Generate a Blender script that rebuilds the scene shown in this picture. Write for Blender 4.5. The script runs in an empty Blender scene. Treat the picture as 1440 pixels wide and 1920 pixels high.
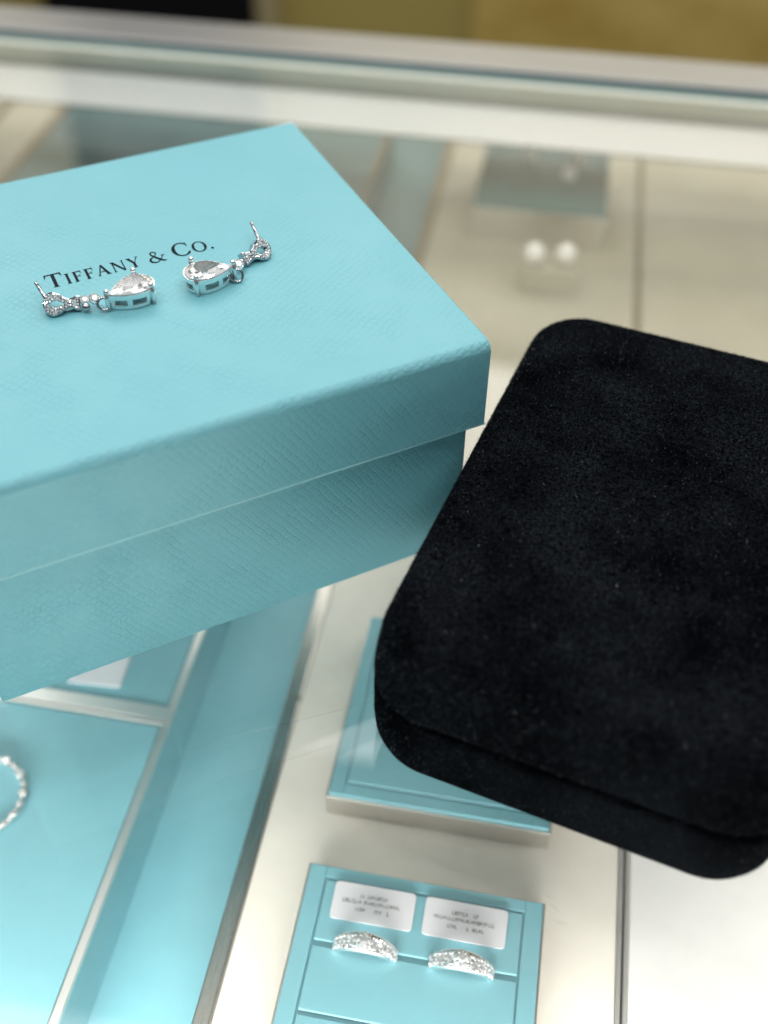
import bpy, bmesh, math, random
from mathutils import Vector, Matrix
random.seed(7)
SC = bpy.context.scene
COL = SC.collection
R = math.radians
MM = 0.001

# ------------------------------------------------------------------ camera
cam = bpy.data.cameras.new('camera'); camo = bpy.data.objects.new('camera', cam); COL.objects.link(camo)
fw = Vector((-0.11835545, 0.68545153, -0.71843454)); rt = Vector((0.984172, 0.17708457, 0.00682146)); up = Vector((-0.13189945, 0.7062558, 0.69556113))
M3 = Matrix((rt, up, -fw)).transposed()
camo.matrix_world = Matrix.Translation((0, 0, 0.2)) @ M3.to_4x4()
cam.sensor_fit = 'VERTICAL'; cam.sensor_height = 36; cam.lens = 1992.46/1920*36
cam.clip_start = 0.01; cam.clip_end = 50
cam.dof.use_dof = True; cam.dof.focus_distance = 0.239; cam.dof.aperture_fstop = 6.4; cam.dof.aperture_blades = 0
SC.camera = camo

# ------------------------------------------------------------------ world, lamps, exposure
w = bpy.data.worlds.new('World'); SC.world = w; w.use_nodes = True
w.node_tree.nodes['Background'].inputs[0].default_value = (0.93, 0.97, 1.0, 1)
w.node_tree.nodes['Background'].inputs[1].default_value = 0.12
def lamp(name, loc, rot, sx, sy, power, col, spread=180):
    l = bpy.data.lights.new(name, 'AREA'); l.shape = 'RECTANGLE'; l.size = sx; l.size_y = sy; l.energy = power; l.color = col
    l.spread = R(spread)
    o = bpy.data.objects.new(name, l); COL.objects.link(o); o.location = loc; o.rotation_euler = rot
    return o
lamp('overhead_lamp', (-0.2, 0.0, 1.46), (0, 0, 0), 2.6, 0.95, 14.5, (1.0, 0.985, 0.96))
lamp('rear_ceiling_lamp', (-0.1, 1.56, 1.46), (0, 0, 0), 3.4, 1.16, 41, (1.0, 0.985, 0.96))
lamp('case_lamp', (0.05, -0.055, -0.010), (R(50), 0, 0), 1.1, 0.03, 2.1, (1.0, 0.99, 0.97), 80)
for i, (x, y) in enumerate(((-0.75, -0.10), (0.1, -0.22), (0.85, -0.1), (-0.35, 0.12), (0.55, 0.15))):  # small unseen lamps, added to give the stones glints
    l = lamp('glint_lamp', (x, y, 1.40), (0, 0, 0), 0.07, 0.07, 1.3, (1.0, 0.97, 0.92)); l.data.shape = 'DISK'
SC.view_settings.view_transform = 'Standard'; SC.view_settings.look = 'None'; SC.view_settings.exposure = 0; SC.view_settings.gamma = 1
SC.view_settings.use_curve_mapping = False
SC.render.engine = 'CYCLES'

# ------------------------------------------------------------------ material helpers
def mat(name, col, rough=0.5, metal=0.0, ior=1.5, **kw):
    m = bpy.data.materials.new(name); m.use_nodes = True
    b = m.node_tree.nodes['Principled BSDF']
    b.inputs['Base Color'].default_value = (*col, 1); b.inputs['Roughness'].default_value = rough
    b.inputs['Metallic'].default_value = metal; b.inputs['IOR'].default_value = ior
    for k, v in kw.items(): b.inputs[k.replace('_', ' ')].default_value = v
    return m
def nd(m, t, **kw):
    n = m.node_tree.nodes.new(t)
    for k, v in kw.items(): setattr(n, k, v)
    return n
def lk(m, a, b): m.node_tree.links.new(a, b)
def bsdf(m): return m.node_tree.nodes['Principled BSDF']
def ramp(m, src, pts):
    r = nd(m, 'ShaderNodeValToRGB'); e = r.color_ramp.elements
    while len(e) > 1: e.remove(e[-1])
    e[0].position = pts[0][0]; e[0].color = (*pts[0][1], 1)
    for p, c in pts[1:]:
        x = e.new(p); x.color = (*c, 1)
    lk(m, src, r.inputs[0]); return r.outputs[0]
def noise(m, scale, detail=4, vec=None, rough=0.5, stretch=None):
    if vec is None:
        vec = nd(m, 'ShaderNodeTexCoord').outputs['Object']
    if stretch:
        mp = nd(m, 'ShaderNodeMapping'); mp.inputs['Scale'].default_value = stretch; lk(m, vec, mp.inputs[0]); vec = mp.outputs[0]
    n = nd(m, 'ShaderNodeTexNoise'); n.inputs['Scale'].default_value = scale; n.inputs['Detail'].default_value = detail; n.inputs['Roughness'].default_value = rough
    lk(m, vec, n.inputs['Vector']); return n.outputs['Fac']
def bump(m, h, dist, strength=1.0, prev=None):
    b = nd(m, 'ShaderNodeBump'); b.inputs['Distance'].default_value = dist; b.inputs['Strength'].default_value = strength
    lk(m, h, b.inputs['Height'])
    if prev: lk(m, prev, b.inputs['Normal'])
    lk(m, b.outputs[0], bsdf(m).inputs['Normal']); return b.outputs[0]
def math_n(m, op, a, b=None):
    n = nd(m, 'ShaderNodeMath', operation=op)
    for i, x in enumerate((a, b)):
        if x is None: continue
        if isinstance(x, (int, float)): n.inputs[i].default_value = x
        else: lk(m, x, n.inputs[i])
    return n.outputs[0]

# embossed turquoise paper: small lozenge scales pressed into the sheet (uv in mm)
def paper(name='embossed_turquoise_paper', k=1.0):
    m = mat(name, (0.125, 0.48, 0.545), 0.40, ior=1.5)
    uv = nd(m, 'ShaderNodeUVMap').outputs[0]
    wob = nd(m, 'ShaderNodeTexNoise'); wob.inputs['Scale'].default_value = 0.28; wob.inputs['Detail'].default_value = 2; lk(m, uv, wob.inputs['Vector'])
    sub = nd(m, 'ShaderNodeVectorMath', operation='MULTIPLY_ADD'); sub.inputs[1].default_value = (0.9, 0.9, 0)
    lk(m, wob.outputs['Color'], sub.inputs[0]); lk(m, uv, sub.inputs[2])
    mp = nd(m, 'ShaderNodeMapping'); mp.inputs['Rotation'].default_value = (0, 0, R(58.2)); mp.inputs['Scale'].default_value = (0.60, 0.60, 1)
    lk(m, sub.outputs[0], mp.inputs[0])
    vo = nd(m, 'ShaderNodeTexVoronoi', feature='DISTANCE_TO_EDGE', voronoi_dimensions='2D'); vo.inputs['Scale'].default_value = 1.0; vo.inputs['Randomness'].default_value = 0.27
    lk(m, mp.outputs[0], vo.inputs['Vector'])
    h = ramp(m, vo.outputs['Distance'], [(0.0, (0, 0, 0)), (0.06, (0.35,)*3), (0.15, (0.85,)*3), (0.4, (1, 1, 1))])
    fade = noise(m, 0.09, 2, uv); fr = ramp(m, fade, [(0.35, (0.25,)*3), (0.65, (1, 1, 1))])
    hh = math_n(m, 'MULTIPLY', h, fr)
    f = noise(m, 3.2, 5, uv, 0.65)
    b1 = bump(m, f, 0.000025, 0.6*k)
    bump(m, hh, 0.00014, k, b1)
    hue = noise(m, 0.03, 3, uv)
    c = ramp(m, hue, [(0.3, (0.170, 0.480, 0.555)), (0.7, (0.190, 0.505, 0.580))]); lk(m, c, bsdf(m).inputs['Base Color'])
    return m
PAPER = paper(); PAPER_TOP = paper('calendered_turquoise_paper', 0.5)
def steel_mat(name, col, rough, stretch):
    m = mat(name, col, rough, 1.0)
    n = noise(m, 1600, 2, stretch=stretch)
    lk(m, ramp(m, n, [(0.3, (rough*0.9,)*3), (0.7, (rough*1.12,)*3)]), bsdf(m).inputs['Roughness'])
    bump(m, n, 0.00001, 0.3)
    n2 = noise(m, 9, 3, stretch=(1, 1, 1))
    lk(m, ramp(m, n2, [(0.3, tuple(c*0.88 for c in col)), (0.7, col)]), bsdf(m).inputs['Base Color'])
    return m
STEEL_X = steel_mat('brushed_steel_along_rail', (0.48, 0.48, 0.485), 0.34, (0.01, 1, 1))
PAD_STEEL = steel_mat('brushed_pad_steel', (0.66, 0.64, 0.60), 0.34, (0.01, 1, 1))
RIM = mat('satin_silver_rim', (0.80, 0.79, 0.76), 0.34, 0.85)
STEEL_Y = steel_mat('brushed_steel_bar', (0.50, 0.48, 0.44), 0.28, (1, 0.01, 1))
SILVER = mat('polished_silver', (0.92, 0.94, 0.94), 0.27, 1.0)
bump(SILVER, noise(SILVER, 260, 3), 0.00006, 0.25)
SILVER_DARK = mat('rhodium_polished', (0.50, 0.52, 0.55), 0.06, 1.0)
def gem_mat():
    m = bpy.data.materials.new('diamond'); m.use_nodes = True
    nt = m.node_tree; nt.nodes.remove(bsdf(m)); out = nt.nodes['Material Output']
    g = nd(m, 'ShaderNodeBsdfGlass'); g.inputs['IOR'].default_value = 1.95; g.inputs['Roughness'].default_value = 0.0; g.inputs['Color'].default_value = (1, 1, 1, 1)
    gl = nd(m, 'ShaderNodeBsdfGlossy'); gl.inputs['Roughness'].default_value = 0.08; mx = nd(m, 'ShaderNodeMixShader'); df = nd(m, 'ShaderNodeBsdfDiffuse'); df.inputs[0].default_value = (.95, .95, .95, 1); m2 = nd(m, 'ShaderNodeMixShader'); m2.inputs[0].default_value = 0.5; lk(m, gl.outputs[0], m2.inputs[1]); lk(m, df.outputs[0], m2.inputs[2]); mx.inputs[0].default_value = 0.20; lk(m, g.outputs[0], mx.inputs[1]); lk(m, m2.outputs[0], mx.inputs[2]); lk(m, mx.outputs[0], out.inputs[0]); return m  # white gloss and diffuse mixed into the glass as painted sparkle
GEM = gem_mat()
GEM_BRIGHT = mat('painted_sparkle_facet', (0.98, 0.98, 0.98), 0.10, 0.2, ior=2.3)  # white facets paint in the sparkle from inside the stone
PAVE = mat('pave_stone', (0.92, 0.93, 0.94), 0.08, 0.55, ior=2.3)
INK = mat('black_foil_ink', (0.006, 0.012, 0.018), 0.4, 0.0, Specular_IOR_Level=0.06)
def leather(name, col, sc=1.0):
    m = mat(name, col, 0.5)
    n = noise(m, 900*sc, 4); bump(m, n, 0.00006, 0.5)
    n2 = noise(m, 26, 5); lk(m, ramp(m, n2, [(0.3, tuple(c*0.90 for c in col)), (0.7, tuple(min(1, c*1.06) for c in col))]), bsdf(m).inputs['Base Color'])
    return m
TEAL = leather('turquoise_leatherette', (0.205, 0.475, 0.545))
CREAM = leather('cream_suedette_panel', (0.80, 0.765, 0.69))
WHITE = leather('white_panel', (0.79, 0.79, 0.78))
STEEL_REFLECT = mat('painted_reflection_bar', (0.20, 0.155, 0.075), 0.5, 0.4)  # steel bars coloured brown, the wall's reflection painted in
TEAL_SHADED = leather('shaded_turquoise_leatherette', (0.075, 0.165, 0.165))  # same turquoise lining, darkened and greyed to paint the dim rear of the case
PANEL_SHADED = leather('shaded_panel', (0.40, 0.375, 0.275))  # cream and white panels again, rear dimness put into the colour
TAG = mat('white_card', (0.80, 0.80, 0.84), 0.45)
PRINT = mat('grey_print', (0.26, 0.26, 0.26), 0.6)
BARW = mat('led_diffuser', (0.86, 0.85, 0.83), 0.4)
bsdf(BARW).inputs['Emission Color'].default_value = (1, 0.985, 0.95, 1); bsdf(BARW).inputs['Emission Strength'].default_value = 0.40
PEARL = mat('pearl', (0.88, 0.85, 0.80), 0.12, 0.0, ior=1.8)
CLEAR = None
def glass_mat():
    m = bpy.data.materials.new('counter_glass'); m.use_nodes = True
    nt = m.node_tree; nt.nodes.remove(bsdf(m)); out = nt.nodes['Material Output']
    geo = nd(m, 'ShaderNodeNewGeometry')
    dt = nd(m, 'ShaderNodeVectorMath', operation='DOT_PRODUCT'); lk(m, geo.outputs['Normal'], dt.inputs[0]); lk(m, geo.outputs['Incoming'], dt.inputs[1])
    a = math_n(m, 'ABSOLUTE', dt.outputs['Value']); s = math_n(m, 'SUBTRACT', 1.0, a); p5 = math_n(m, 'POWER', s, 5.0)
    f = math_n(m, 'ADD', math_n(m, 'MULTIPLY', p5, 0.96), 0.042)
    tr = nd(m, 'ShaderNodeBsdfTransparent'); tr.inputs[0].default_value = (0.985, 0.985, 0.975, 1)
    gl = nd(m, 'ShaderNodeBsdfGlossy'); gl.inputs['Roughness'].default_value = 0.0; gl.inputs[0].default_value = (1, 1, 1, 1)
    mx = nd(m, 'ShaderNodeMixShader'); lk(m, f, mx.inputs[0]); lk(m, tr.outputs[0], mx.inputs[1]); lk(m, gl.outputs[0], mx.inputs[2])
    nz = noise(m, 16, 6, rough=0.7)
    sm_ = ramp(m, nz, [(0.42, (0.004,)*3), (0.60, (0.035,)*3), (0.75, (0.05,)*3)])
    df = nd(m, 'ShaderNodeBsdfDiffuse'); df.inputs[0].default_value = (.8, .82, .82, 1); m2 = nd(m, 'ShaderNodeMixShader')
    lk(m, sm_, m2.inputs[0]); lk(m, mx.outputs[0], m2.inputs[1]); lk(m, df.outputs[0], m2.inputs[2])
    lk(m, m2.outputs[0], out.inputs[0]); return m
GLASS = glass_mat()
EDGE = mat('green_glass_edge', (0.10, 0.19, 0.19), 0.12)
def suede():
    m = mat('black_suede', (0.0045, 0.006, 0.009), 0.95, ior=1.25, Sheen_Weight=0.0, Sheen_Roughness=0.4, Specular_IOR_Level=0.02)
    bsdf(m).inputs['Sheen Tint'].default_value = (0.55, 0.7, 0.9, 1)
    a = noise(m, 45, 5, rough=0.6); f = noise(m, 1500, 4, rough=0.75)
    pa = ramp(m, a, [(0.38, (0.0008, 0.0011, 0.0016)), (0.62, (0.0045, 0.0055, 0.007))])
    mixn = nd(m, 'ShaderNodeMix', data_type='RGBA', blend_type='MULTIPLY'); mixn.inputs[0].default_value = 1
    lk(m, pa, mixn.inputs[6]); lk(m, ramp(m, f, [(0.40, (0.05,)*3), (0.64, (3.6,)*3)]), mixn.inputs[7])
    lk(m, mixn.outputs[2], bsdf(m).inputs['Base Color'])
    bump(m, f, 0.0004, 1.0)
    return m
SUEDE = suede()
FUZZ = mat('suede_fibre', (0.014, 0.018, 0.024), 0.8, Specular_IOR_Level=0.02)
FUZZ2 = mat('suede_long_fibre', (0.09, 0.105, 0.12), 0.8, Specular_IOR_Level=0.02)
LINT = mat('pale_lint', (0.30, 0.31, 0.29), 0.8)
LINT2 = mat('white_lint', (0.5, 0.5, 0.45), 0.8)

# ------------------------------------------------------------------ mesh helpers
def obj(name, bm, m, parent=None, smooth=False):
    me = bpy.data.meshes.new(name); bm.to_mesh(me); bm.free()
    if smooth:
        for p in me.polygons: p.use_smooth = True
    if m: me.materials.append(m)
    o = bpy.data.objects.new(name, me); COL.objects.link(o)
    if parent: o.parent = parent
    return o
def empty(name, loc, rz=0, label=None, cat=None, group=None, kind=None):
    o = bpy.data.objects.new(name, None); COL.objects.link(o); o.location = loc; o.rotation_euler = (0, 0, rz); o.empty_display_size = 0.01
    return tag(o, label, cat, group, kind)
def tag(o, label=None, cat=None, group=None, kind=None):
    if label: o['label'] = label
    if cat: o['category'] = cat
    if group: o['group'] = group
    if kind: o['kind'] = kind
    return o
def box(bm, x0, x1, y0, y1, z0, z1, bev=0, seg=2, sel=None):
    r = bmesh.ops.create_cube(bm, size=1)
    vs = r['verts']
    for v in vs:
        v.co = Vector(((x0+x1)/2 + v.co.x*(x1-x0), (y0+y1)/2 + v.co.y*(y1-y0), (z0+z1)/2 + v.co.z*(z1-z0)))
    if bev:
        es = {e for v in vs for e in v.link_edges}
        if sel: es = {e for e in es if sel(e)}
        bmesh.ops.bevel(bm, geom=list(es), offset=bev, segments=seg, profile=0.5, affect='EDGES')
def bxo(name, m, parent, x0, x1, y0, y1, z0, z1, bev=0, seg=2):
    bm = bmesh.new(); box(bm, x0, x1, y0, y1, z0, z1, bev, seg); return obj(name, bm, m, parent)
def tube(bm, pts, rad, n=10, closed=False, cap=True):
    pts = [Vector(p) for p in pts]; k = len(pts); rings = []
    rads = rad if isinstance(rad, (list, tuple)) else [rad]*k
    prev = None
    for i, p in enumerate(pts):
        if closed: t = pts[(i+1) % k]-pts[i-1]
        else: t = pts[min(i+1, k-1)]-pts[max(i-1, 0)]
        t.normalize()
        a = prev if prev else (Vector((0, 0, 1)) if abs(t.z) < .9 else Vector((1, 0, 0)))
        a = (a - t*a.dot(t)).normalized(); prev = a; b = t.cross(a)
        rings.append([bm.verts.new(p+(a*math.cos(2*math.pi*j/n)+b*math.sin(2*math.pi*j/n))*rads[i]) for j in range(n)])
    rng = range(k if closed else k-1)
    for i in rng:
        A, B = rings[i], rings[(i+1) % k]
        for j in range(n): bm.faces.new((A[j], A[(j+1) % n], B[(j+1) % n], B[j]))
    if cap and not closed:
        bm.faces.new(rings[0][::-1]); bm.faces.new(rings[-1])
def ball(bm, c, r, u=14, v=10, sc=(1, 1, 1)):
    q = bmesh.ops.create_uvsphere(bm, u_segments=u, v_segments=v, radius=r)
    for x in q['verts']: x.co = Vector((x.co.x*sc[0], x.co.y*sc[1], x.co.z*sc[2]))+Vector(c)
def prism(bm, pts, z0, z1):
    a = [bm.verts.new((x, y, z0)) for x, y in pts]; b = [bm.verts.new((x, y, z1)) for x, y in pts]; n = len(pts)
    bm.faces.new(a[::-1]); bm.faces.new(b)
    for i in range(n): bm.faces.new((a[i], a[(i+1) % n], b[(i+1) % n], b[i]))
def rrect(x0, x1, y0, y1, r, n=6):
    P = []
    for cx, cy, a0 in ((x1-r, y1-r, 0), (x0+r, y1-r, 90), (x0+r, y0+r, 180), (x1-r, y0+r, 270)):
        for i in range(n+1):
            a = R(a0+90*i/n); P.append((cx+r*math.cos(a), cy+r*math.sin(a)))
    return P
def boxuv(o, s=1000.0, off=(0, 0)):
    me = o.data; uv = me.uv_layers.new(name='UVMap')
    for p in me.polygons:
        n = p.normal; ax = max(range(3), key=lambda i: abs(n[i])*(1.25 if i == 2 else 1))
        for li in p.loop_indices:
            c = me.vertices[me.loops[li].vertex_index].co*s
            uv.data[li].uv = ((c.x, c.y+c.z) if ax == 1 else (c.y+131, c.z) if ax == 0 else (c.x, c.y))
            if ax == 2: uv.data[li].uv = (c.x, c.y + (o.get('ztop', 0)))
        
# ================================================================== setting: the wall behind
wm = mat('olive_wall', (0.40, 0.31, 0.085), 0.7)
n = noise(wm, 1.6, 5); lk(wm, ramp(wm, n, [(0.3, (0.37, 0.295, 0.075)), (0.7, (0.44, 0.35, 0.10))]), bsdf(wm).inputs['Base Color'])
gm = mat('mottled_gold_panel', (0.4, 0.3, 0.1), 0.6)
n = noise(gm, 7, 7, rough=0.65, stretch=(1, 1, 1.8)); lk(gm, ramp(gm, n, [(0.3, (0.44, 0.28, 0.05)), (0.5, (0.58, 0.42, 0.11)), (0.7, (0.70, 0.49, 0.16))]), bsdf(gm).inputs['Base Color'])
uw = bxo('upper_wall', mat('pale_upper_wall', (0.80, 0.74, 0.55), 0.6), None, -3.2, 3.0, 2.20, 2.30, 0.3005, 1.45); uw['kind'] = 'structure'  # brightness of the upper wall put into a paler colour, for the glass reflection
wl = bxo('wall', wm, None, -3.2, 3.0, 2.21, 2.30, -1.0, 0.30); tag(wl, kind='structure')
gp = bxo('gold_wall_panel', gm, None, -0.205, 2.6, 2.185, 2.208, -0.95, 0.30)
tag(gp, 'mottled gold textured panel covering the right part of the olive wall', 'wall panel')
bp = empty('dark_doorway_panel', (-0.88, 2.16, -0.95), 0, 'tall black panel standing on the olive wall behind the counter', 'black panel')
bxo('panel', mat('black_lacquer', (0.004, 0.004, 0.005), 0.35, Specular_IOR_Level=0.2), bp, -0.222, 0.228, -0.02, 0.045, 0, 2.35)
bxo('frame', mat('brass_frame', (0.50, 0.42, 0.22), 0.45, 0.3), bp, 0.232, 0.275, -0.005, 0.045, 0, 2.36, 0.003)

# ================================================================== the display case
case = empty('display_case', (0, 0.25, 0), 0, 'glass topped jewellery counter with brushed steel rear rail and white light strip under the glass', 'display case')
def cpart(name, m, *a, **k):
    o = bxo(name, m, case, *a, **k); o.matrix_parent_inverse = Matrix.Translation((0, -0.25, 0)); return o
X0, X1 = -0.62, 0.62
cpart('glass_top', GLASS, X0, X1, -0.12, 0.4505, -0.006, 0.0)
cpart('steel_rail', STEEL_X, X0, X1, 0.4635, 0.4895, -0.03, 0.0015, bev=0.0008)
cpart('glass_edge', EDGE, X0, X1, 0.4552, 0.4632, -0.006, -0.0008)
cpart('seal_trim', mat('pale_silicone_trim', (0.62, 0.64, 0.56), 0.35), X0, X1, 0.4508, 0.4549, -0.006, 0.0003, bev=0.0003)
cpart('light_strip', BARW, X0, X1, 0.4555, 0.464, -0.0285, -0.0125, bev=0.0004)
cpart('strip_ledge', mat('grey_ledge', (0.36, 0.36, 0.34), 0.45), X0, X1, 0.4642, 0.50, -0.034, -0.0303)
cpart('strip_cap', mat('grey_cap', (0.42, 0.42, 0.39), 0.5, 0.3), X0, X1, 0.4562, 0.4633, -0.0123, -0.0085)
cpart('base_board', TEAL_SHADED, -0.28, -0.0545, 0.2752, 0.60, -0.090, -0.087)
cpart('base_board', TEAL, -0.28, -0.0545, -0.06, 0.275, -0.090, -0.087)
cpart('shaded_board', PANEL_SHADED, -0.055, 0.0405, 0.2752, 0.60, -0.090, -0.070)
cpart('cream_board', CREAM, -0.055, 0.0405, -0.06, 0.275, -0.090, -0.070)
cpart('shaded_board', PANEL_SHADED, 0.0438, 0.55, 0.2752, 0.60, -0.090, -0.070)
cpart('white_board', WHITE, 0.0438, 0.55, -0.06, 0.275, -0.090, -0.070)
cpart('shaded_board', PANEL_SHADED, -0.60, -0.2805, -0.06, 0.60, -0.090, -0.074)
cpart('divider_bar', STEEL_Y, -0.0597, -0.0552, -0.06, 0.1752, -0.0868, -0.0693, bev=0.0005)
cpart('divider_bar', STEEL_Y, -0.0597, -0.0552, 0.1756, 0.275, -0.0868, -0.0693, bev=0.0005)
cpart('divider_bar', STEEL_REFLECT, -0.0597, -0.0552, 0.2753, 0.60, -0.0868, -0.0693, bev=0.0005)
cpart('divider_bar', STEEL_REFLECT, 0.0407, 0.0418, 0.2753, 0.60, -0.088, -0.0692, bev=0.0002)
cpart('divider_bar', RIM, 0.0407, 0.0418, -0.06, 0.275, -0.088, -0.0692, bev=0.0002)
cpart('divider_bar', STEEL_REFLECT, 0.0424, 0.0436, 0.2753, 0.60, -0.088, -0.0692, bev=0.0002)
cpart('divider_bar', RIM, 0.0424, 0.0436, -0.06, 0.275, -0.088, -0.0692, bev=0.0002)
cpart('divider_bar', STEEL_REFLECT, -0.2803, -0.2765, -0.06, 0.60, -0.0868, -0.072, bev=0.0005)
cpart('divider_bar', STEEL_REFLECT, -0.315, -0.309, -0.06, 0.60, -0.074, -0.0715, bev=0.0005)
cpart('case_wall', CREAM, X0, X1, 0.602, 0.61, -0.13, -0.056)
cpart('case_wall', CREAM, X0, X1, -0.13, -0.122, -0.13, -0.001)
cpart('case_floor', CREAM, X0, X1, -0.12, 0.60, -0.10, -0.0905)
# faint scratches on the glass
sm = mat('scratch', (0.8, 0.85, 0.85), 0.4, Alpha=0.22)
bm = bmesh.new()
def scr(a, b, wd=0.00007):
    a = Vector((*a, 0.00006)); b = Vector((*b, 0.00006)); t = (b-a).normalized(); s = Vector((-t.y, t.x, 0))*wd
    k = [bm.verts.new(p) for p in (a, b)] ; m1 = (a+b)/2
    q = [bm.verts.new(m1+s), bm.verts.new(m1-s)]
    bm.faces.new((k[0], q[1], k[1], q[0]))
scr((-0.072, 0.108), (-0.016, 0.137)); scr((-0.058, 0.104), (-0.024, 0.124)); scr((-0.066, 0.113), (-0.036, 0.126), .00005)
for _ in range(70):
    x = random.uniform(-0.09, 0.09); y = random.uniform(0.05, 0.15); a = random.uniform(0, 3.1); l = random.uniform(.0003, .0016)
    scr((x, y), (x+l*math.cos(a), y+l*math.sin(a)), .00006)
scr((0.0165, 0.0935), (0.0195, 0.0915), .0001); scr((0.0170, 0.0900), (0.0215, 0.0893), .0001); scr((0.0155, 0.0950), (0.018, 0.0938), .0001)
o = obj('scratches', bm, sm, case); o.matrix_parent_inverse = Matrix.Translation((0, -0.25, 0)); o['kind'] = 'stuff'

# ---------------- turquoise trays on the left
def tray(y0, y1, label, front=0.0045, back=0.0009, TEAL=TEAL, RIM=RIM):
    t = empty('display_tray', (-0.18, (y0+y1)/2, -0.0868), 0, label, 'tray', 'turquoise trays in the left half of the case')
    ly = (y1-y0)/2; x0, x1 = -0.09, 0.0905
    bxo('tray_body', TEAL, t, x0, x1, -ly, ly, 0, 0.0205, 0.0004)
    bm = bmesh.new(); T = 0.0024
    for a in ((x0, x1, -ly, -ly+front), (x0, x1, ly-back, ly), (x0, x0+T, -ly+front, ly-back), (x1-T, x1, -ly+front, ly-back)):
        box(bm, *a, 0.0207, 0.0222, 0.0003)
    obj('rim', bm, RIM, t)
    bxo('liner', TEAL, t, x0+T+.0003, x1-T-.0003, -ly+front+.0003, ly-back-.0003, 0.0207, 0.0216, 0.0004)
    return t
tray(-0.04, 0.1572, 'turquoise tray with steel rim holding the stone set hoop, nearest on the left')
tray(0.1578, 0.345, 'turquoise steel rimmed tray partly hidden under the turquoise gift box, holding a white card')
tray(0.348, 0.54, 'farthest turquoise tray, glimpsed through the glass behind the gift box', TEAL=TEAL_SHADED, RIM=STEEL_REFLECT)
card = bxo('price_card', TAG, None, -0.008, 0.008, -0.006, 0.006, 0, 0.0006); card.location = (-0.1165, 0.172, -0.0651); card.rotation_euler = (0, 0, R(3))
tag(card, 'blank white card on the turquoise tray, peeking out below the gift box', 'card')

# hoop of stones
hoop = empty('hoop_earring', (-0.1335, 0.1245, -0.0652), 0, 'round hoop of clear stones lying on the turquoise tray at the left edge', 'hoop earring')
bm = bmesh.new(); tube(bm, [(0.0122*math.cos(a), 0.0122*math.sin(a), 0.0011) for a in [2*math.pi*i/60 for i in range(60)]], 0.00095, 10, closed=True)
obj('band', bm, SILVER, hoop, True)
def facet_gem(bm, c, r, h=None, ax=None, n=8, lift=0.35):
    """round brilliant: table, crown, girdle, pavilion; axis ax"""
    c = Vector(c); z = Vector(ax or (0, 0, 1)).normalized(); x = z.orthogonal().normalized(); y = z.cross(x)
    def ring(rr, zz, off=0): return [bm.verts.new(c+x*(rr*math.cos(2*math.pi*(i+off)/n))+y*(rr*math.sin(2*math.pi*(i+off)/n))+z*zz) for i in range(n)]
    T = ring(r*.58, r*lift); G = ring(r, 0, .5); P = ring(r*.5, -r*.42, 0); b = bm.verts.new(c-z*r*.85)
    bm.faces.new(T)
    for i in range(n):
        j = (i+1) % n
        bm.faces.new((G[i], T[j], T[i])); bm.faces.new((G[i], G[j], T[j]))
        bm.faces.new((P[i], G[i], P[i-1])) if False else None
        bm.faces.new((G[i], P[i], P[j])); bm.faces.new((G[i-1], P[i], G[i]))
        bm.faces.new((P[j], P[i], b))
bm = bmesh.new()
for i in range(24):
    a = 2*math.pi*i/24; facet_gem(bm, (0.0122*math.cos(a), 0.0122*math.sin(a), 0.0020), 0.00135 if i % 2 else 0.00095, ax=(math.cos(a)*.3*random.uniform(-1, 1), .3*random.uniform(-1, 1), 1))
obj('stones', bm, PAVE, hoop)

# ---------------- ring pads
def groove_pad(name, x0, x1, y0, y1, zt, label, cushions, group='turquoise ring pads on the cream panel', TEAL=TEAL):
    """steel cup with a turquoise border and inner cushions; cushions: list of (x0,x1,y0,y1)"""
    z0 = -0.0698; cx, cy = (x0+x1)/2, (y0+y1)/2
    p = empty(name, (cx, cy, z0), 0, label, 'display pad', group)
    H = zt-z0; a, b = (x1-x0)/2, (y1-y0)/2
    bxo('steel_cup', PAD_STEEL, p, -a, a, -b, b, 0, H-0.0012, 0.0003)
    bxo('liner', TEAL, p, -a+.0008, a-.0008, -b+.0008, b-.0008, H-.0011, H-.0009)
    X = [c[0] for c in cushions]+[c[1] for c in cushions]; Y = [c[2] for c in cushions]+[c[3] for c in cushions]
    ix0, ix1, iy0, iy1 = min(X)-cx-.0004, max(X)-cx+.0004, min(Y)-cy-.0004, max(Y)-cy+.0004
    g = 0.0007; bm = bmesh.new(); za, zb = H-0.0008, H
    box(bm, -a+g, ix0, -b+g, b-g, za, zb, .00025); box(bm, ix1, a-g, -b+g, b-g, za, zb, .00025)
    box(bm, ix0, ix1, -b+g, iy0, za, zb-.00003, .00025); box(bm, ix0, ix1, iy1, b-g, za, zb-.00003, .00025)
    obj('border', bm, TEAL, p)
    for c in cushions:
        bxo('cushion', TEAL, p, c[0]-cx, c[1]-cx, c[2]-cy, c[3]-cy, H-.0008, H+.0001, 0.00044, 3)
    return p
groove_pad('ring_pad', -0.0395, 0.0215, 0.1404, 0.2035, -0.060, 'empty turquoise pad with steel front edge beside the black suede case', [(-0.0345, 0.0160, 0.1452, 0.1985)])
groove_pad('ring_pad', -0.0396, 0.0215, 0.058, 0.1214, -0.060, 'turquoise slotted pad holding two rings and two white tags', [(-0.0341, 0.0160, 0.1016, 0.1172), (-0.0341, 0.0160, 0.0848, 0.1004), (-0.0341, 0.0160, 0.062, 0.0840)])
groove_pad('ring_pad', -0.0370, 0.0253, 0.4425, 0.503, -0.0526, 'farthest pad, a raised block seen dim and blurred near the rear light strip', [(-0.032, 0.0203, 0.4475, 0.498)], TEAL=TEAL_SHADED)

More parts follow.
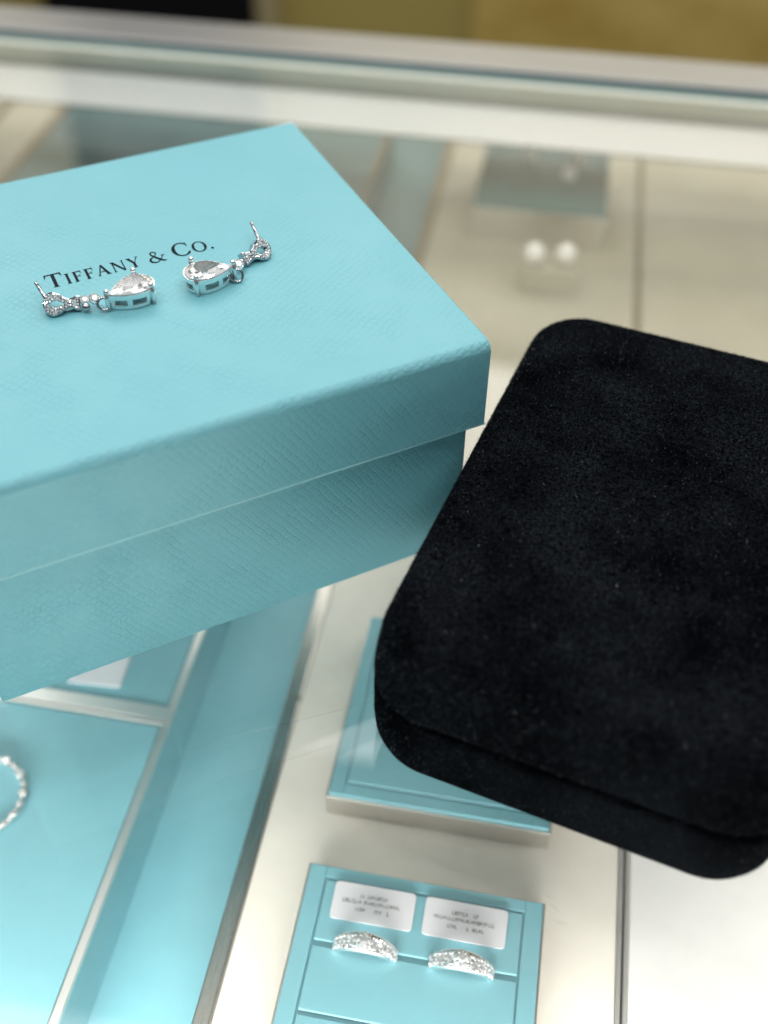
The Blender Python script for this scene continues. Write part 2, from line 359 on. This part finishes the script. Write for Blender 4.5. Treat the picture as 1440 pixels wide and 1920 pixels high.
def price_tag(cx, cy, rz, label, seed):
    rr = random.Random(seed)
    t = empty('price_tag', (cx, cy, -0.0596), rz, label, 'tag', 'white tags on the slotted ring pad')
    bm = bmesh.new(); prism(bm, rrect(-.0103, .0103, -.0048, .0048, .0011), 0, .0005); obj('card', bm, TAG, t)
    bm = bmesh.new()
    for (xa, xb, y, dens) in ((-.0035, .0030, .0018, .95), (-.0078, .0068, .0002, .97), (-.0042, -.0020, -.0017, 1), (.0006, .0044, -.0017, .9)):
        x = xa
        while x < xb:
            wd = rr.uniform(.00035, .0006); hh = rr.uniform(.0003, .0005)
            if rr.random() < dens:
                box(bm, x, x+wd*.4, y-hh*1.2, y+hh*1.2, .00052, .00056); box(bm, x+wd*.3, x+wd, y-hh*rr.uniform(-.6, 1), y+hh*.9, .00052, .00055) if rr.random() < .6 else box(bm, x+wd*.4, x+wd, y-hh, y-hh*.5, .00052, .00055)
            x += wd+.00018
    obj('print', bm, PRINT, t)
    return t
price_tag(-0.0211, 0.1121, R(0), 'white tag lying above the left ring on the slotted pad', 3)
price_tag(0.0020, 0.1120, R(-0.5), 'white tag lying above the right ring on the slotted pad', 5)

def ring(cx, cy, label, seed):
    rr = random.Random(seed)
    t = empty('diamond_ring', (cx, cy, -0.0600), R(0), label, 'ring', 'diamond rings in the slotted pad')
    zc, r = -0.0030, 0.0080
    A = [R(a) for a in range(0, 360, 8)]
    for dy in (-.0014, .0014):
        bm = bmesh.new(); tube(bm, [(r*math.cos(a), dy*(0.4+0.6*max(0, math.sin(a))), zc+r*math.sin(a)) for a in A], [.0007+.0005*max(0, math.sin(a))**2 for a in A], 10, closed=True)
        obj('band', bm, SILVER, t, True)
    bm = bmesh.new()
    for a in range(28, 153, 9):
        for dy in (-.0014, 0, .0014):
            s = R(a); facet_gem(bm, ((r+.0008)*math.cos(s), dy*(.4+.6*math.sin(s)), zc+(r+.0008)*math.sin(s)), .00085, ax=(math.cos(s)+rr.uniform(-.3, .3), dy*300+rr.uniform(-.3, .3), math.sin(s)), n=6)
    obj('band_stones', bm, PAVE, t)
    bm = bmesh.new(); tube(bm, [(.0018*math.cos(a), .0018*math.sin(a), zc+r+.0008) for a in A], .0005, 8, closed=True)
    tube(bm, [(0, 0, zc+r-.001), (0, 0, zc+r+.0008)], [.0012, .0022], 12)
    obj('setting', bm, SILVER, t, True)
    bm = bmesh.new()
    for (gx, gy, gz, q) in ((0, 0, .0018, .00115), (.0016, 0, .0013, .00085), (-.0016, 0, .0013, .00085), (.0008, .0014, .0012, .0008), (-.0008, .0014, .0012, .0008), (.0008, -.0014, .0012, .0008), (-.0008, -.0014, .0012, .0008)):
        facet_gem(bm, (gx, gy, zc+r+gz), q, ax=(gx*350+rr.uniform(-.2, .2), gy*350+rr.uniform(-.2, .2), 1), n=7)
    obj('centre_stones', bm, PAVE, t)
    return t
ring(-0.0212, 0.1009, 'left diamond ring standing in the slot of the turquoise pad', 1)
ring(0.0023, 0.1009, 'right diamond ring standing in the slot of the turquoise pad', 2)

# pearls at the far end
def pearl_stud(x, y, z, r, label, stand=True, group='pearl studs in front of the far pad'):
    t = empty('pearl_stud', (x, y, z), 0, label, 'pearl earring', group)
    bm = bmesh.new(); ball(bm, (0, 0, r), r, 20, 14); obj('pearl', bm, PEARL, t, True)
    bm = bmesh.new(); tube(bm, [(0, 0, -.008 if stand else 0), (0, 0, r*.3)], .0005, 8); obj('post', bm, SILVER, t, True)
st = empty('earring_stand', (0.0018, 0.4085, -0.0698), 0, 'small earring stand in the shaded board colour, in front of the far pad', 'earring stand')
bm = bmesh.new(); box(bm, -.0125, .0125, -.005, .005, 0, .0115, .0015, 3)
obj('block', bm, PANEL_SHADED, st)
pearl_stud(-0.0052, 0.4085, -0.0582, 0.0046, 'left one of the two white pearl studs on the small stand', False)
pearl_stud(0.0085, 0.4105, -0.0582, 0.0046, 'right one of the two white pearl studs on the small stand', False)
for (x, y, l) in ((-0.0142, 0.4880, 'white pearl stud at the left on the far raised pad'), (0.0085, 0.4870, 'white pearl stud at the rear right on the far raised pad'), (0.0056, 0.4730, 'white pearl stud on the far raised pad, nearest its front edge')):
    pearl_stud(x, y, -0.0525, 0.0036, l, False, 'pearl studs on the far pad')

# ================================================================== the turquoise gift box
L, W, H, LH, INS = 0.1206, 0.1118, 0.0632, 0.0226, 0.0028
YAW = R(35.8605)
corner = Vector((-0.008725, 0.183685, 0)); u = Vector((-math.cos(YAW), -math.sin(YAW), 0)); nn = Vector((-math.sin(YAW), math.cos(YAW), 0))
ctr = corner+u*L/2+nn*W/2
gift = empty('gift_box', ctr, YAW, 'large turquoise embossed paper gift box standing on the glass with black lettering on its lid', 'gift box')
bm = bmesh.new(); box(bm, -L/2, L/2, -W/2, W/2, H-LH, H)
top = [e for e in bm.edges if all(v.co.z > H-1e-5 for v in e.verts)]
ft = [e for e in top if all(v.co.y < 0 for v in e.verts)]
bmesh.ops.bevel(bm, geom=ft, offset=0.0021, segments=4, profile=0.42, affect='EDGES')
es = [e for e in bm.edges if e.calc_face_angle(0) > R(50)]
bmesh.ops.bevel(bm, geom=es, offset=0.00045, segments=2, profile=0.5, affect='EDGES')
bmesh.ops.subdivide_edges(bm, edges=[e for e in bm.edges if e.calc_length() > .05], cuts=14, use_grid_fill=True)
for v in bm.verts:   # hand-folded paper board is never perfectly true
    if v.co.z > H-0.003: v.co.z += 0.00010*math.sin(v.co.x*70+1)*math.cos(v.co.y*50)
    v.co.y += 0.00012*math.sin(v.co.x*85+.5)
lid = obj('lid', bm, PAPER, gift); boxuv(lid); lid.data.materials.append(PAPER_TOP)
for p in lid.data.polygons:
    if p.normal.z > .99: p.material_index = 1
lid.data.shade_smooth() if hasattr(lid.data, 'shade_smooth') else None
md = lid.modifiers.new('wn', 'WEIGHTED_NORMAL'); md.keep_sharp = False
bm = bmesh.new(); box(bm, -L/2+INS, L/2-INS, -W/2+INS, W/2-INS, 0.0, H-LH+.001, 0.0006, 2)
base = obj('base', bm, PAPER, gift); boxuv(base)
bm = bmesh.new(); zb = H-LH; e_ = .00010
box(bm, -L/2-e_, L/2+e_, -W/2-e_, -W/2+.0016, zb-.0001, zb+.00042, .00012); box(bm, -L/2-e_, L/2+e_, W/2-.0016, W/2+e_, zb-.0001, zb+.00042, .00012)
box(bm, -L/2-e_, -L/2+.0016, -W/2+.0018, W/2-.0018, zb-.0001, zb+.00042, .00012); box(bm, L/2-.0016, L/2+e_, -W/2+.0018, W/2-.0018, zb-.0001, zb+.00042, .00012)
obj('lid_edge', bm, mat('pale_cut_edge', (0.34, 0.66, 0.69), 0.45), gift)

# lettering, drawn as roman capitals; glyph space: cap height 1
def rib(P, w0, w1=None):
    (xa, ya), (xb, yb) = P; w1 = w0 if w1 is None else w1
    return [(xa-w0/2, ya), (xa+w0/2, ya), (xb+w1/2, yb), (xb-w1/2, yb)]
def stem(x, h=1.0, w=.165):
    return [rib(((x, 0), (x, h)), w), [(x-.17, 0), (x+.17, 0), (x+w/2, .06), (x-w/2, .06)], [(x-w/2, h-.06), (x+w/2, h-.06), (x+.17, h), (x-.17, h)]]
def bow(cx, cy, rx, ry, a0, a1, thin, thick, tilt=0, n=40, axis=90):
    """list of quads for an arc whose thickness swells away from the poles"""
    Q = []; pr = None
    for i in range(n+1):
        a = R(a0+(a1-a0)*i/n); wv = thin+(thick-thin)*abs(math.cos(a-R(tilt)))**1.6
        o_ = (cx+rx*math.cos(a), cy+ry*math.sin(a)); i_ = (cx+(rx-wv)*math.cos(a), cy+(ry-wv*.55-thin*.4)*math.sin(a))
        if pr: Q.append([pr[0], o_, i_, pr[1]])
        pr = (o_, i_)
    return Q
def path(pts, ws):
    Q = []; n = len(pts); S = []
    for i in range(n):
        a = pts[max(0, i-1)]; b = pts[min(n-1, i+1)]; dx, dy = b[0]-a[0], b[1]-a[1]; l = math.hypot(dx, dy) or 1; nx, ny = -dy/l*ws[i]/2, dx/l*ws[i]/2
        S.append(((pts[i][0]+nx, pts[i][1]+ny), (pts[i][0]-nx, pts[i][1]-ny)))
    for i in range(n-1): Q.append([S[i][0], S[i+1][0], S[i+1][1], S[i][1]])
    return Q
def catm(P, k=8):
    out = []; n = len(P)
    for i in range(n-1):
        p0, p1, p2, p3 = P[max(0, i-1)], P[i], P[i+1], P[min(n-1, i+2)]
        for j in range(k):
            t = j/k
            out.append(tuple(.5*((2*p1[c])+(-p0[c]+p2[c])*t+(2*p0[c]-5*p1[c]+4*p2[c]-p3[c])*t*t+(-p0[c]+3*p1[c]-3*p2[c]+p3[c])*t**3) for c in range(3)))
    out.append(P[-1]); return out
def glyph(ch):
    if ch == 'T': return .86, [rib(((.43, 0), (.43, 1)), .17), [(.25, 0), (.61, 0), (.5, .06), (.36, .06)], [(0.03, .94), (.83, .94), (.84, 1), (.02, 1)], [(.0, .74), (.03, .74), (.11, .94), (.02, 1)], [(.86, .74), (.83, .74), (.75, .94), (.84, 1)]]
    if ch == 'I': return .38, stem(.19)
    if ch == 'F': return .66, stem(.2)+[[(.2, .945), (.6, .945), (.61, 1), (.2, 1)], [(.64, .76), (.61, .76), (.54, .945), (.61, 1)], [(.2, .49), (.5, .49), (.5, .54), (.2, .54)], [(.52, .40), (.49, .40), (.46, .51), (.49, .54), ], [(.49, .50), (.46, .52), (.49, .64), (.52, .64)]]
    if ch == 'A': return .92, [rib(((.12, 0), (.44, 1)), .075), [(.66, 0), (.85, 0), (.51, 1.03), (.38, 1.03)], [(0, 0), (.27, 0), (.17, .05), (.10, .05)], [(.60, 0), (.96, 0), (.85, .06), (.68, .06)], [(.22, .33), (.64, .33), (.63, .38), (.24, .38)]]
    if ch == 'N': return 1.0, [rib(((.17, 0), (.17, 1)), .075), rib(((.82, -.02), (.82, 1)), .075), [(.08, 1), (.26, 1), (.87, -.02), (.74, -.02)], [(.04, 0), (.31, 0), (.19, .05), (.15, .05)], [(.69, 1), (.96, 1), (.85, .95), (.79, .95)], [(0, 1), (.2, 1), (.17, .93), (.1, .95)]]
    if ch == 'Y': return .88, [rib(((.43, 0), (.43, .48)), .17), [(.35, .44), (.52, .44), (.23, 1), (.04, 1)], [(.43, .44), (.49, .46), (.76, 1), (.70, 1)], [(.25, 0), (.61, 0), (.5, .06), (.36, .06)], [(-.02, 1), (.31, 1), (.2, .95), (.06, .95)], [(.58, 1), (.88, 1), (.76, .95), (.70, .95)]]
    if ch == 'O': return 1.02, bow(.5, .5, .48, .53, 0, 360, .06, .18, tilt=-12)
    if ch == 'C': return .95, bow(.52, .5, .50, .53, 48, 318, .06, .185, tilt=-8)+[[(.84, .66), (.87, .66), (.87, .98), (.80, .87)], [(.80, .14), (.86, .11), (.90, .28), (.87, .29)]]
    if ch == '&':
        P = catm([(.98, .50, .03), (.90, .52, .06), (.80, .30, .05), (.58, .06, .06), (.34, -.02, .08), (.10, .10, .13), (.08, .32, .13), (.28, .50, .06), (.50, .66, .05), (.56, .84, .09), (.44, .99, .06), (.28, .93, .09), (.25, .76, .10), (.42, .48, .13), (.64, .20, .14), (.86, .01, .10), (1.02, .03, .03)])
        return 1.08, path([(a, b) for a, b, _ in P], [c for _, _, c in P])+[[(.80, .50), (1.04, .50), (1.04, .545), (.80, .545)]]
    if ch == '.': return .22, [[(.11+.075*math.cos(2*math.pi*i/14), .07+.075*math.sin(2*math.pi*i/14)) for i in range(14)]]
    return .36, []
def lettering():
    bm = bmesh.new(); seq = [('T', 1), ('I', .76), ('F', .76), ('F', .76), ('A', .76), ('N', .76), ('Y', .76), (' ', .7), ('&', .82), (' ', .6), ('C', 1.0), ('O', .78), ('.', .95)]
    x = 0; polys = []; gap = .08
    for ch, s in seq:
        wd, ps = glyph(ch)
        for p in ps: polys.append([(x+px*s, py*s) for px, py in p])
        x += wd*s+gap
    tot = x-gap
    return bm, polys, tot
bm, polys, tot = lettering()
TXL = 0.0393; sx = TXL/tot; sy = 0.0055
TXL = 0.0393
# baseline from lid (u,n)=(80.2,60.0) to (40.9,59.2) mm
for k, p in enumerate(polys):
    z = H+0.00010+0.000004*(k % 7)
    vs = []
    for px, py in p:
        X = L/2-0.0802+px*sx; Y = -W/2+0.0598+py*sy
        zz = 0.00010*math.sin(X*70+1)*math.cos(Y*50)
        vs.append(bm.verts.new((X, Y, z+zz)))
    try: bm.faces.new(vs)
    except ValueError: pass
bmesh.ops.recalc_face_normals(bm, faces=bm.faces)
for f in bm.faces:
    if f.normal.z < 0: f.normal_flip()
obj('lettering', bm, INK, gift)

# ================================================================== drop earrings on the lid
def pear(a, b, n, m=.85):
    P = []
    for i in range(n):
        t = 2*math.pi*i/n; P.append((a*math.cos(t), b*math.sin(t)*abs(math.sin(t/2))**m))
    return P
def lidpos(uu, n_, z=0):
    return corner+u*(uu*MM)+nn*(n_*MM)+Vector((0, 0, H+z*MM+0.0001))
def drop_earring(pend_c, pend_dir, links, head_round, head_neck, tilt, post_vec, label):
    """positions in lid millimetres (u, n); pend_dir points to the tip"""
    root = empty('drop_earring', lidpos(*pend_c), 0, label, 'earring', 'pair of diamond drop earrings on the gift box lid')
    inv = Matrix.Translation(-root.location)
    def T(uu, n_, z): return lidpos(uu, n_, z)-root.location
    # pendant frame
    d = (u*pend_dir[0]+nn*pend_dir[1]).normalized(); s = Vector((0, 0, 1)).cross(d)
    def P(x, y, z): return d*(x*MM)+s*(y*MM)+Vector((0, 0, z*MM))
    a, b = 5.6, 4.95; N = 96
    # windows cut through the basket wall
    wz0, wz1, top = 1.0, 2.5, 3.7
    def in_win(i):
        t = 360*i/N; t = t if t <= 180 else 360-t
        return 24 < t < 62 or 74 < t < 108 or 142 < t < 172
    bm = bmesh.new(); zs = [0.15, 0.5, wz0, wz1, top-.35, top]; prof = [0, .0, .0, .0, .05, -.1]
    outer = []; inner = []
    for z, e in zip(zs, prof):
        k = .93+.07*(z/top)
        outer.append([bm.verts.new(P(x*k, y*k, z)) for x, y in pear(a, b, N)])
        inner.append([bm.verts.new(P(x*k, y*k, z)) for x, y in pear(a-.62, b-.62, N)])
    for r in range(len(zs)-1):
        for i in range(N):
            j = (i+1) % N
            if r == 2 and in_win(i):
                if not in_win(i-1): bm.faces.new((outer[r][i], outer[r+1][i], inner[r+1][i], inner[r][i]))
                if not in_win(i+1): bm.faces.new((outer[r][j], inner[r][j], inner[r+1][j], outer[r+1][j]))
                bm.faces.new((outer[r][i], outer[r][j], inner[r][j], inner[r][i])); bm.faces.new((outer[r+1][j], outer[r+1][i], inner[r+1][i], inner[r+1][j]))
                continue
            bm.faces.new((outer[r][i], outer[r][j], outer[r+1][j], outer[r+1][i]))
            bm.faces.new((inner[r][j], inner[r][i], inner[r+1][i], inner[r+1][j]))
    for r, fl in ((0, 1), (-1, 0)):
        for i in range(N):
            j = (i+1) % N; q = (outer[r][j], outer[r][i], inner[r][i], inner[r][j]); bm.faces.new(q if fl else q[::-1])
    bk = obj('basket', bm, SILVER, root)
    # prongs
    for t in (0, 124, 236):
        tr = R(t); x, y = a*math.cos(tr), b*math.sin(tr)*abs(math.sin(tr/2))**.85
        l = math.hypot(x, y); ex, ey = x/l, y/l
        bm = bmesh.new(); tube(bm, [P(x+ex*.12-.0, y+ey*.12, 0.05), P(x+ex*.22, y+ey*.22, 2.4), P(x+ex*.18, y+ey*.18, 4.6)], .00050, 12)
        ball(bm, P(x+ex*.05, y+ey*.05, 4.75), .00062, 14, 10)
        obj('prong', bm, SILVER, root, True)
    # pear stone
    bm = bmesh.new(); n = 22; gr = random.Random(5+int(pend_c[0]))
    def row(k, z, off=0, pull=0):
        out = []
        for i in range(n):
            t = 2*math.pi*(i+off)/n; out.append(bm.verts.new(P((a-.25)*k*math.cos(t)-pull, (b-.25)*k*math.sin(t)*abs(math.sin(t/2))**.85, z)))
        return out
    G0 = row(1, 3.85); G1 = row(.99, 4.0); C0 = row(.86, 4.4, .5, .05); C1 = row(.74, 4.7, 0, .1); C2 = row(.56, 4.98, .5, .2)
    P1 = row(.78, 3.0, .5, .15); P2 = row(.42, 1.7, 0, .6); bp_ = bm.verts.new(P(-1.0, 0, .6))
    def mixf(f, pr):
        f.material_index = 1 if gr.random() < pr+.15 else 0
    bm.faces.new(C2)
    for i in range(n):
        j = (i+1) % n
        mixf(bm.faces.new((G0[i], G0[j], G1[j], G1[i])), .6)
        mixf(bm.faces.new((G1[i], G1[j], C0[i])), .7); mixf(bm.faces.new((C0[i-1], G1[i], C0[i])), .5)
        mixf(bm.faces.new((C0[i-1], C0[i], C1[i])), .55); mixf(bm.faces.new((C0[i], C1[j], C1[i])), .5)
        mixf(bm.faces.new((C1[i], C1[j], C2[i])), .45); mixf(bm.faces.new((C1[i], C2[i], C2[i-1])), .3)
        mixf(bm.faces.new((G0[j], G0[i], P1[i])), .5); mixf(bm.faces.new((G0[i], P1[i-1], P1[i])), .5)
        mixf(bm.faces.new((P1[i], P2[i], P2[j])), .45); mixf(bm.faces.new((P1[i-1], P2[i], P1[i])), .5)
        mixf(bm.faces.new((P2[j], P2[i], bp_)), .4)
    ps = obj('pear_stone', bm, GEM, root); ps.data.materials.append(GEM_BRIGHT)
    # links
    for kind, uu, n_, z, r in links:
        if kind == 'ring':
            bm = bmesh.new(); c = T(uu, n_, z); ax1 = (u*.95+nn*.1).normalized(); ax2 = (nn*.45+Vector((0, 0, .9))).normalized()
            tube(bm, [c+(ax1*math.cos(q)+ax2*math.sin(q))*(r*MM) for q in [2*math.pi*i/28 for i in range(28)]], .00034, 8, closed=True)
            obj('jump_ring', bm, SILVER_DARK, root, True)
        elif kind == 'bezel':
            up_ = Vector((0, 0, .75))-nn*.6; up_.normalize(); c = T(uu, n_, z)
            f = obj_bezel(root, c, up_, r*MM)
        elif kind == 'bead':
            bm = bmesh.new(); ball(bm, T(uu, n_, z), r*MM, 16, 12, (1, 1, .9)); obj('bead', bm, SILVER_DARK, root, True)
    # ribbon loop head
    hr = T(*head_round); hn = T(*head_neck); ex = (hn-hr); Lh = ex.length; ex.normalize()
    ey = (nn*math.cos(R(tilt))+Vector((0, 0, math.sin(R(tilt))))); ey = (ey-ex*ey.dot(ex)).normalized(); ez = ex.cross(ey)
    if ez.dot(nn) > 0: ez = -ez
    def Q(sx_, sy_, sz_): return hr+ex*(sx_*Lh)+ey*(sy_*MM)+ez*(sz_*MM)
    def halfw(t):      # t 0..1 along the head
        if t < .27: return 2.65*math.sqrt(max(0, 1-((.30-t)/.30)**2))
        pts = [(.27, 2.63), (.45, 2.15), (.60, 1.30), (.70, .98), (.80, 1.15), (.92, 1.62), (1.0, 1.55)]
        for (p, q), (p2, q2) in zip(pts, pts[1:]):
            if t <= p2:
                f = (t-p)/(p2-p); f = f*f*(3-2*f); return q+(q2-q)*f
        return 1.55
    ts = [0, .008, .03, .07, .12, .18, .24, .30, .36, .42, .48, .54, .60, .66, .72, .78, .84, .90, .96, 1.0]
    def holew(t):
        if .17 < t < .58: return .72*math.sin(math.pi*((t-.17)/.41)**.75)
        return 0
    bm = bmesh.new(); th = 2.0
    lay = {}
    for side in (1, -1):
        rows = []
        for t in ts:
            o_ = halfw(t); i_ = min(holew(t), o_-.5) if o_ > .6 else 0; i_ = max(i_, 0)
            arch = .35*math.sin(math.pi*min(1, t*1.1))
            rows.append([bm.verts.new(Q(t, side*o_, -th+arch)), bm.verts.new(Q(t, side*(o_+.02), -.15+arch)), bm.verts.new(Q(t, side*max(o_-.22, i_), .05+arch)),
                         bm.verts.new(Q(t, side*max(o_-.30, i_), -.12+arch)), bm.verts.new(Q(t, side*i_, -.12+arch)), bm.verts.new(Q(t, side*i_, -th+arch))])
        for r0, r1 in zip(rows, rows[1:]):
            for k in range(5):
                q = (r0[k], r1[k], r1[k+1], r0[k+1]); bm.faces.new(q if side < 0 else q[::-1])
            q = (r0[5], r1[5], r1[0], r0[0]); bm.faces.new(q if side < 0 else q[::-1])
        q = rows[-1]; bm.faces.new(q)
    bmesh.ops.remove_doubles(bm, verts=bm.verts, dist=1e-6); bmesh.ops.recalc_face_normals(bm, faces=bm.faces)
    obj('ribbon_loop', bm, SILVER_DARK, root)
    bm = bmesh.new(); rr = random.Random(int(pend_c[0]))
    t = .06
    while t < .97:
        o_ = halfw(t)-.3; i_ = holew(t); arch = .35*math.sin(math.pi*min(1, t*1.1))
        k = max(1, int(round((o_-i_)/.55))) if i_ > .1 else max(1, int(round(2*o_/.62)))
        lanes = [s*(i_+(o_-i_)*(q+.5)/k) for q in range(k) for s in (1, -1)] if i_ > .1 else [-o_+(2*o_)*(q+.5)/k for q in range(k)]
        for y in lanes:
            facet_gem(bm, Q(t+rr.uniform(-.008, .008), y, -.02+arch), .00034*rr.uniform(.85, 1.1), ax=ez+Vector([rr.uniform(-.5, .5) for _ in range(3)]), n=6)
        t += .068
    obj('pave_stones', bm, PAVE, root)
    # post
    p0 = Q(.12, .9, -th+.1); pv = u*post_vec[0]+nn*post_vec[1]+Vector((0, 0, post_vec[2]))
    bm = bmesh.new(); e = p0+pv*MM; dd = pv.normalized()
    tube(bm, [p0-dd*.0003, p0+pv*MM*.84, p0+pv*MM*.86, p0+pv*MM*.89, p0+pv*MM*.91, e-dd*.0002, e], [.00043, .00043, .00034, .00034, .00043, .00043, .0002], 12)
    obj('post', bm, SILVER_DARK, root, True)
    return root
def obj_bezel(root, c, up_, r):
    x = up_.orthogonal().normalized(); y = up_.cross(x)
    bm = bmesh.new(); n = 20
    prof = [(.55, -1.0), (.95, -.7), (1.0, .15), (.88, .28), (.80, .1)]
    rings = [[bm.verts.new(c+(x*math.cos(2*math.pi*i/n)+y*math.sin(2*math.pi*i/n))*(r*p)+up_*(r*q)) for i in range(n)] for p, q in prof]
    for A, B in zip(rings, rings[1:]):
        for i in range(n): bm.faces.new((A[i], A[(i+1) % n], B[(i+1) % n], B[i]))
    bm.faces.new(rings[0][::-1]); bm.faces.new(rings[-1])
    f = obj('bezel', bm, SILVER, root)
    bm = bmesh.new(); facet_gem(bm, c+up_*r*.2, r*.82, ax=up_, n=8, lift=.4); obj('stone', bm, PAVE, f)
    return f

drop_earring((64.5, 47.2), (9, -2.3), [('ring', 70.9, 46.2, 1.7, 1.35), ('bezel', 72.4, 47.9, 2.5, 1.2), ('bead', 74.6, 47.6, 1.15, 1.0), ('bezel', 74.4, 48.9, 2.1, 1.05)],
             (83.1, 50.4, 2.4), (75.5, 48.7, 1.8), 52, (0.9, 6.2, 1.3), 'left drop earring on the turquoise lid, its stud end under the letter T')
drop_earring((46.9, 46.1), (-8.7, -1.5), [('ring', 40.9, 44.6, 1.5, 1.35), ('bezel', 39.3, 47.6, 2.2, 1.25), ('bead', 38.2, 49.2, 1.6, .9)],
             (30.0, 51.9, 2.3), (37.3, 49.5, 1.8), 52, (-0.6, 8.0, 1.6), 'right drop earring on the turquoise lid, below the lettering full stop')

# ================================================================== the black suede case
K = -0.2221431672
ev = Vector((math.cos(K), math.sin(K), 0)); gv = Vector((-math.sin(K), math.cos(K), 0))
e0, e1, g0, g1 = -0.0517, 0.0345, 0.1086, 0.2328
sc_ = ev*((e0+e1)/2)+gv*((g0+g1)/2)
su = empty('jewellery_case', sc_, K, 'rounded black suede jewellery case closed on the glass at the right', 'jewellery case')
A, B = (e1-e0)/2, (g1-g0)/2; RC = 0.0145
def srings(bm, rows, n=14, dome=None):
    """rows: (inset, z); stacked rounded rectangles, closed at both ends"""
    rs = []
    for ins, z in rows:
        r = max(RC-ins*.75, .004)
        rs.append([bm.verts.new((x, y, z)) for x, y in densify(rrect(-A+ins, A-ins, -B+ins, B-ins, r, n))])
    m_ = len(rs[0])
    for p, q in zip(rs, rs[1:]):
        for i in range(m_): bm.faces.new((p[i], p[(i+1) % m_], q[(i+1) % m_], q[i]))
    return rs
def densify(P, k=10):
    out = []
    for i in range(len(P)):
        a, b = P[i], P[(i+1) % len(P)]
        d = math.hypot(b[0]-a[0], b[1]-a[1]); m_ = k if d > .006 else 1
        for j in range(m_): out.append((a[0]+(b[0]-a[0])*j/m_, a[1]+(b[1]-a[1])*j/m_))
    return out
SEAM = 0.0205; TOP = 0.0415
bm = bmesh.new()
rs = srings(bm, [(0.006, 0.0), (0.0030, 0.0004), (0.0012, 0.0022), (0.0003, 0.005), (0.0, 0.009), (0.0, 0.0185), (0.0005, SEAM-.0009), (0.0018, SEAM-.0003)])
bm.faces.new(rs[0][::-1]); bm.faces.new(rs[-1])
lo = obj('case_base', bm, SUEDE, su, True)
bm = bmesh.new()
rows = [(0.0018, SEAM+.0003), (0.0005, SEAM+.0010), (0.0, SEAM+.0025), (0.0004, 0.027), (0.0012, 0.0325)]
for i in range(1, 9):
    a = R(90*i/8); rows.append((0.0012+0.0058*(1-math.cos(a)), 0.0325+0.0072*math.sin(a)))
rows += [(0.012, 0.0400), (0.020, 0.0406), (0.030, 0.0409)]
rs = srings(bm, rows); bm.faces.new(rs[0][::-1])
r_ = [v for v in rs[-1]]; cv = bm.verts.new((0, 0, 0.0411))
for i in range(len(r_)): bm.faces.new((r_[i], r_[(i+1) % len(r_)], cv))
li = obj('case_lid', bm, SUEDE, su, True)
# nap fibres standing off the suede
def fuzz(src, count, lmin, lmax, wd, m, name, rnd, parent, minz=0.0005, stuff=True):
    me = src.data; tris = []
    me.calc_loop_triangles(); acc = 0
    for t in me.loop_triangles:
        v = [me.vertices[i].co for i in t.vertices]
        if min(q.z for q in v) < minz or (t.area < 1e-12): continue
        nrm = t.normal
        cw = me.vertices
        wn = (Matrix.Rotation(K, 3, 'Z') @ nrm); mid = (v[0]+v[1]+v[2])/3
        if wn.z < .3 and wn.dot(Vector((0, 0, .2))-(sc_+Matrix.Rotation(K, 3, 'Z') @ mid)) < -0.03: continue
        acc += t.area; tris.append((acc, v, nrm))
    verts = []; faces = []
    import bisect
    keys = [t[0] for t in tris]
    for _ in range(count):
        _, v, nrm = tris[min(len(tris)-1, bisect.bisect_left(keys, rnd.random()*acc))]
        a, b = rnd.random(), rnd.random()
        if a+b > 1: a, b = 1-a, 1-b
        p = v[0]+(v[1]-v[0])*a+(v[2]-v[0])*b
        d = (nrm*rnd.uniform(.25, 1)+Vector([rnd.uniform(-1, 1) for _ in range(3)])*.75).normalized(); l = rnd.uniform(lmin, lmax)
        s = d.cross(Vector([rnd.uniform(-1, 1) for _ in range(3)])).normalized()*wd
        bend = Vector([rnd.uniform(-1, 1) for _ in range(3)])*l*.3
        k = len(verts); q = p+d*l*.5; verts += [p-s-nrm*.0001, p+s-nrm*.0001, q+s*.8, q-s*.8, p+d*l+bend]
        faces += [(k, k+1, k+2, k+3), (k+3, k+2, k+4)]
    m2 = bpy.data.meshes.new(name); m2.from_pydata([tuple(x) for x in verts], [], faces); m2.materials.append(m)
    o = bpy.data.objects.new(name, m2); COL.objects.link(o); o.parent = parent
    if stuff: o['kind'] = 'stuff'
    return o
rnd = random.Random(11)
fuzz(li, 70000, .00018, .00050, .000045, FUZZ, 'suede_nap', rnd, li)
fuzz(lo, 24000, .00018, .00050, .000045, FUZZ, 'suede_nap', rnd, lo)
fuzz(li, 14000, .0003, .0010, .000032, FUZZ2, 'long_nap', rnd, li)
fuzz(lo, 5500, .0003, .0010, .000032, FUZZ2, 'long_nap', rnd, lo)
fuzz(li, 900, .0003, .0009, .00003, LINT, 'lint', rnd, li)
fuzz(lo, 260, .0003, .0009, .00003, LINT, 'lint', rnd, lo)
fuzz(li, 26, .0003, .0007, .00006, LINT2, 'lint_speck', rnd, li)
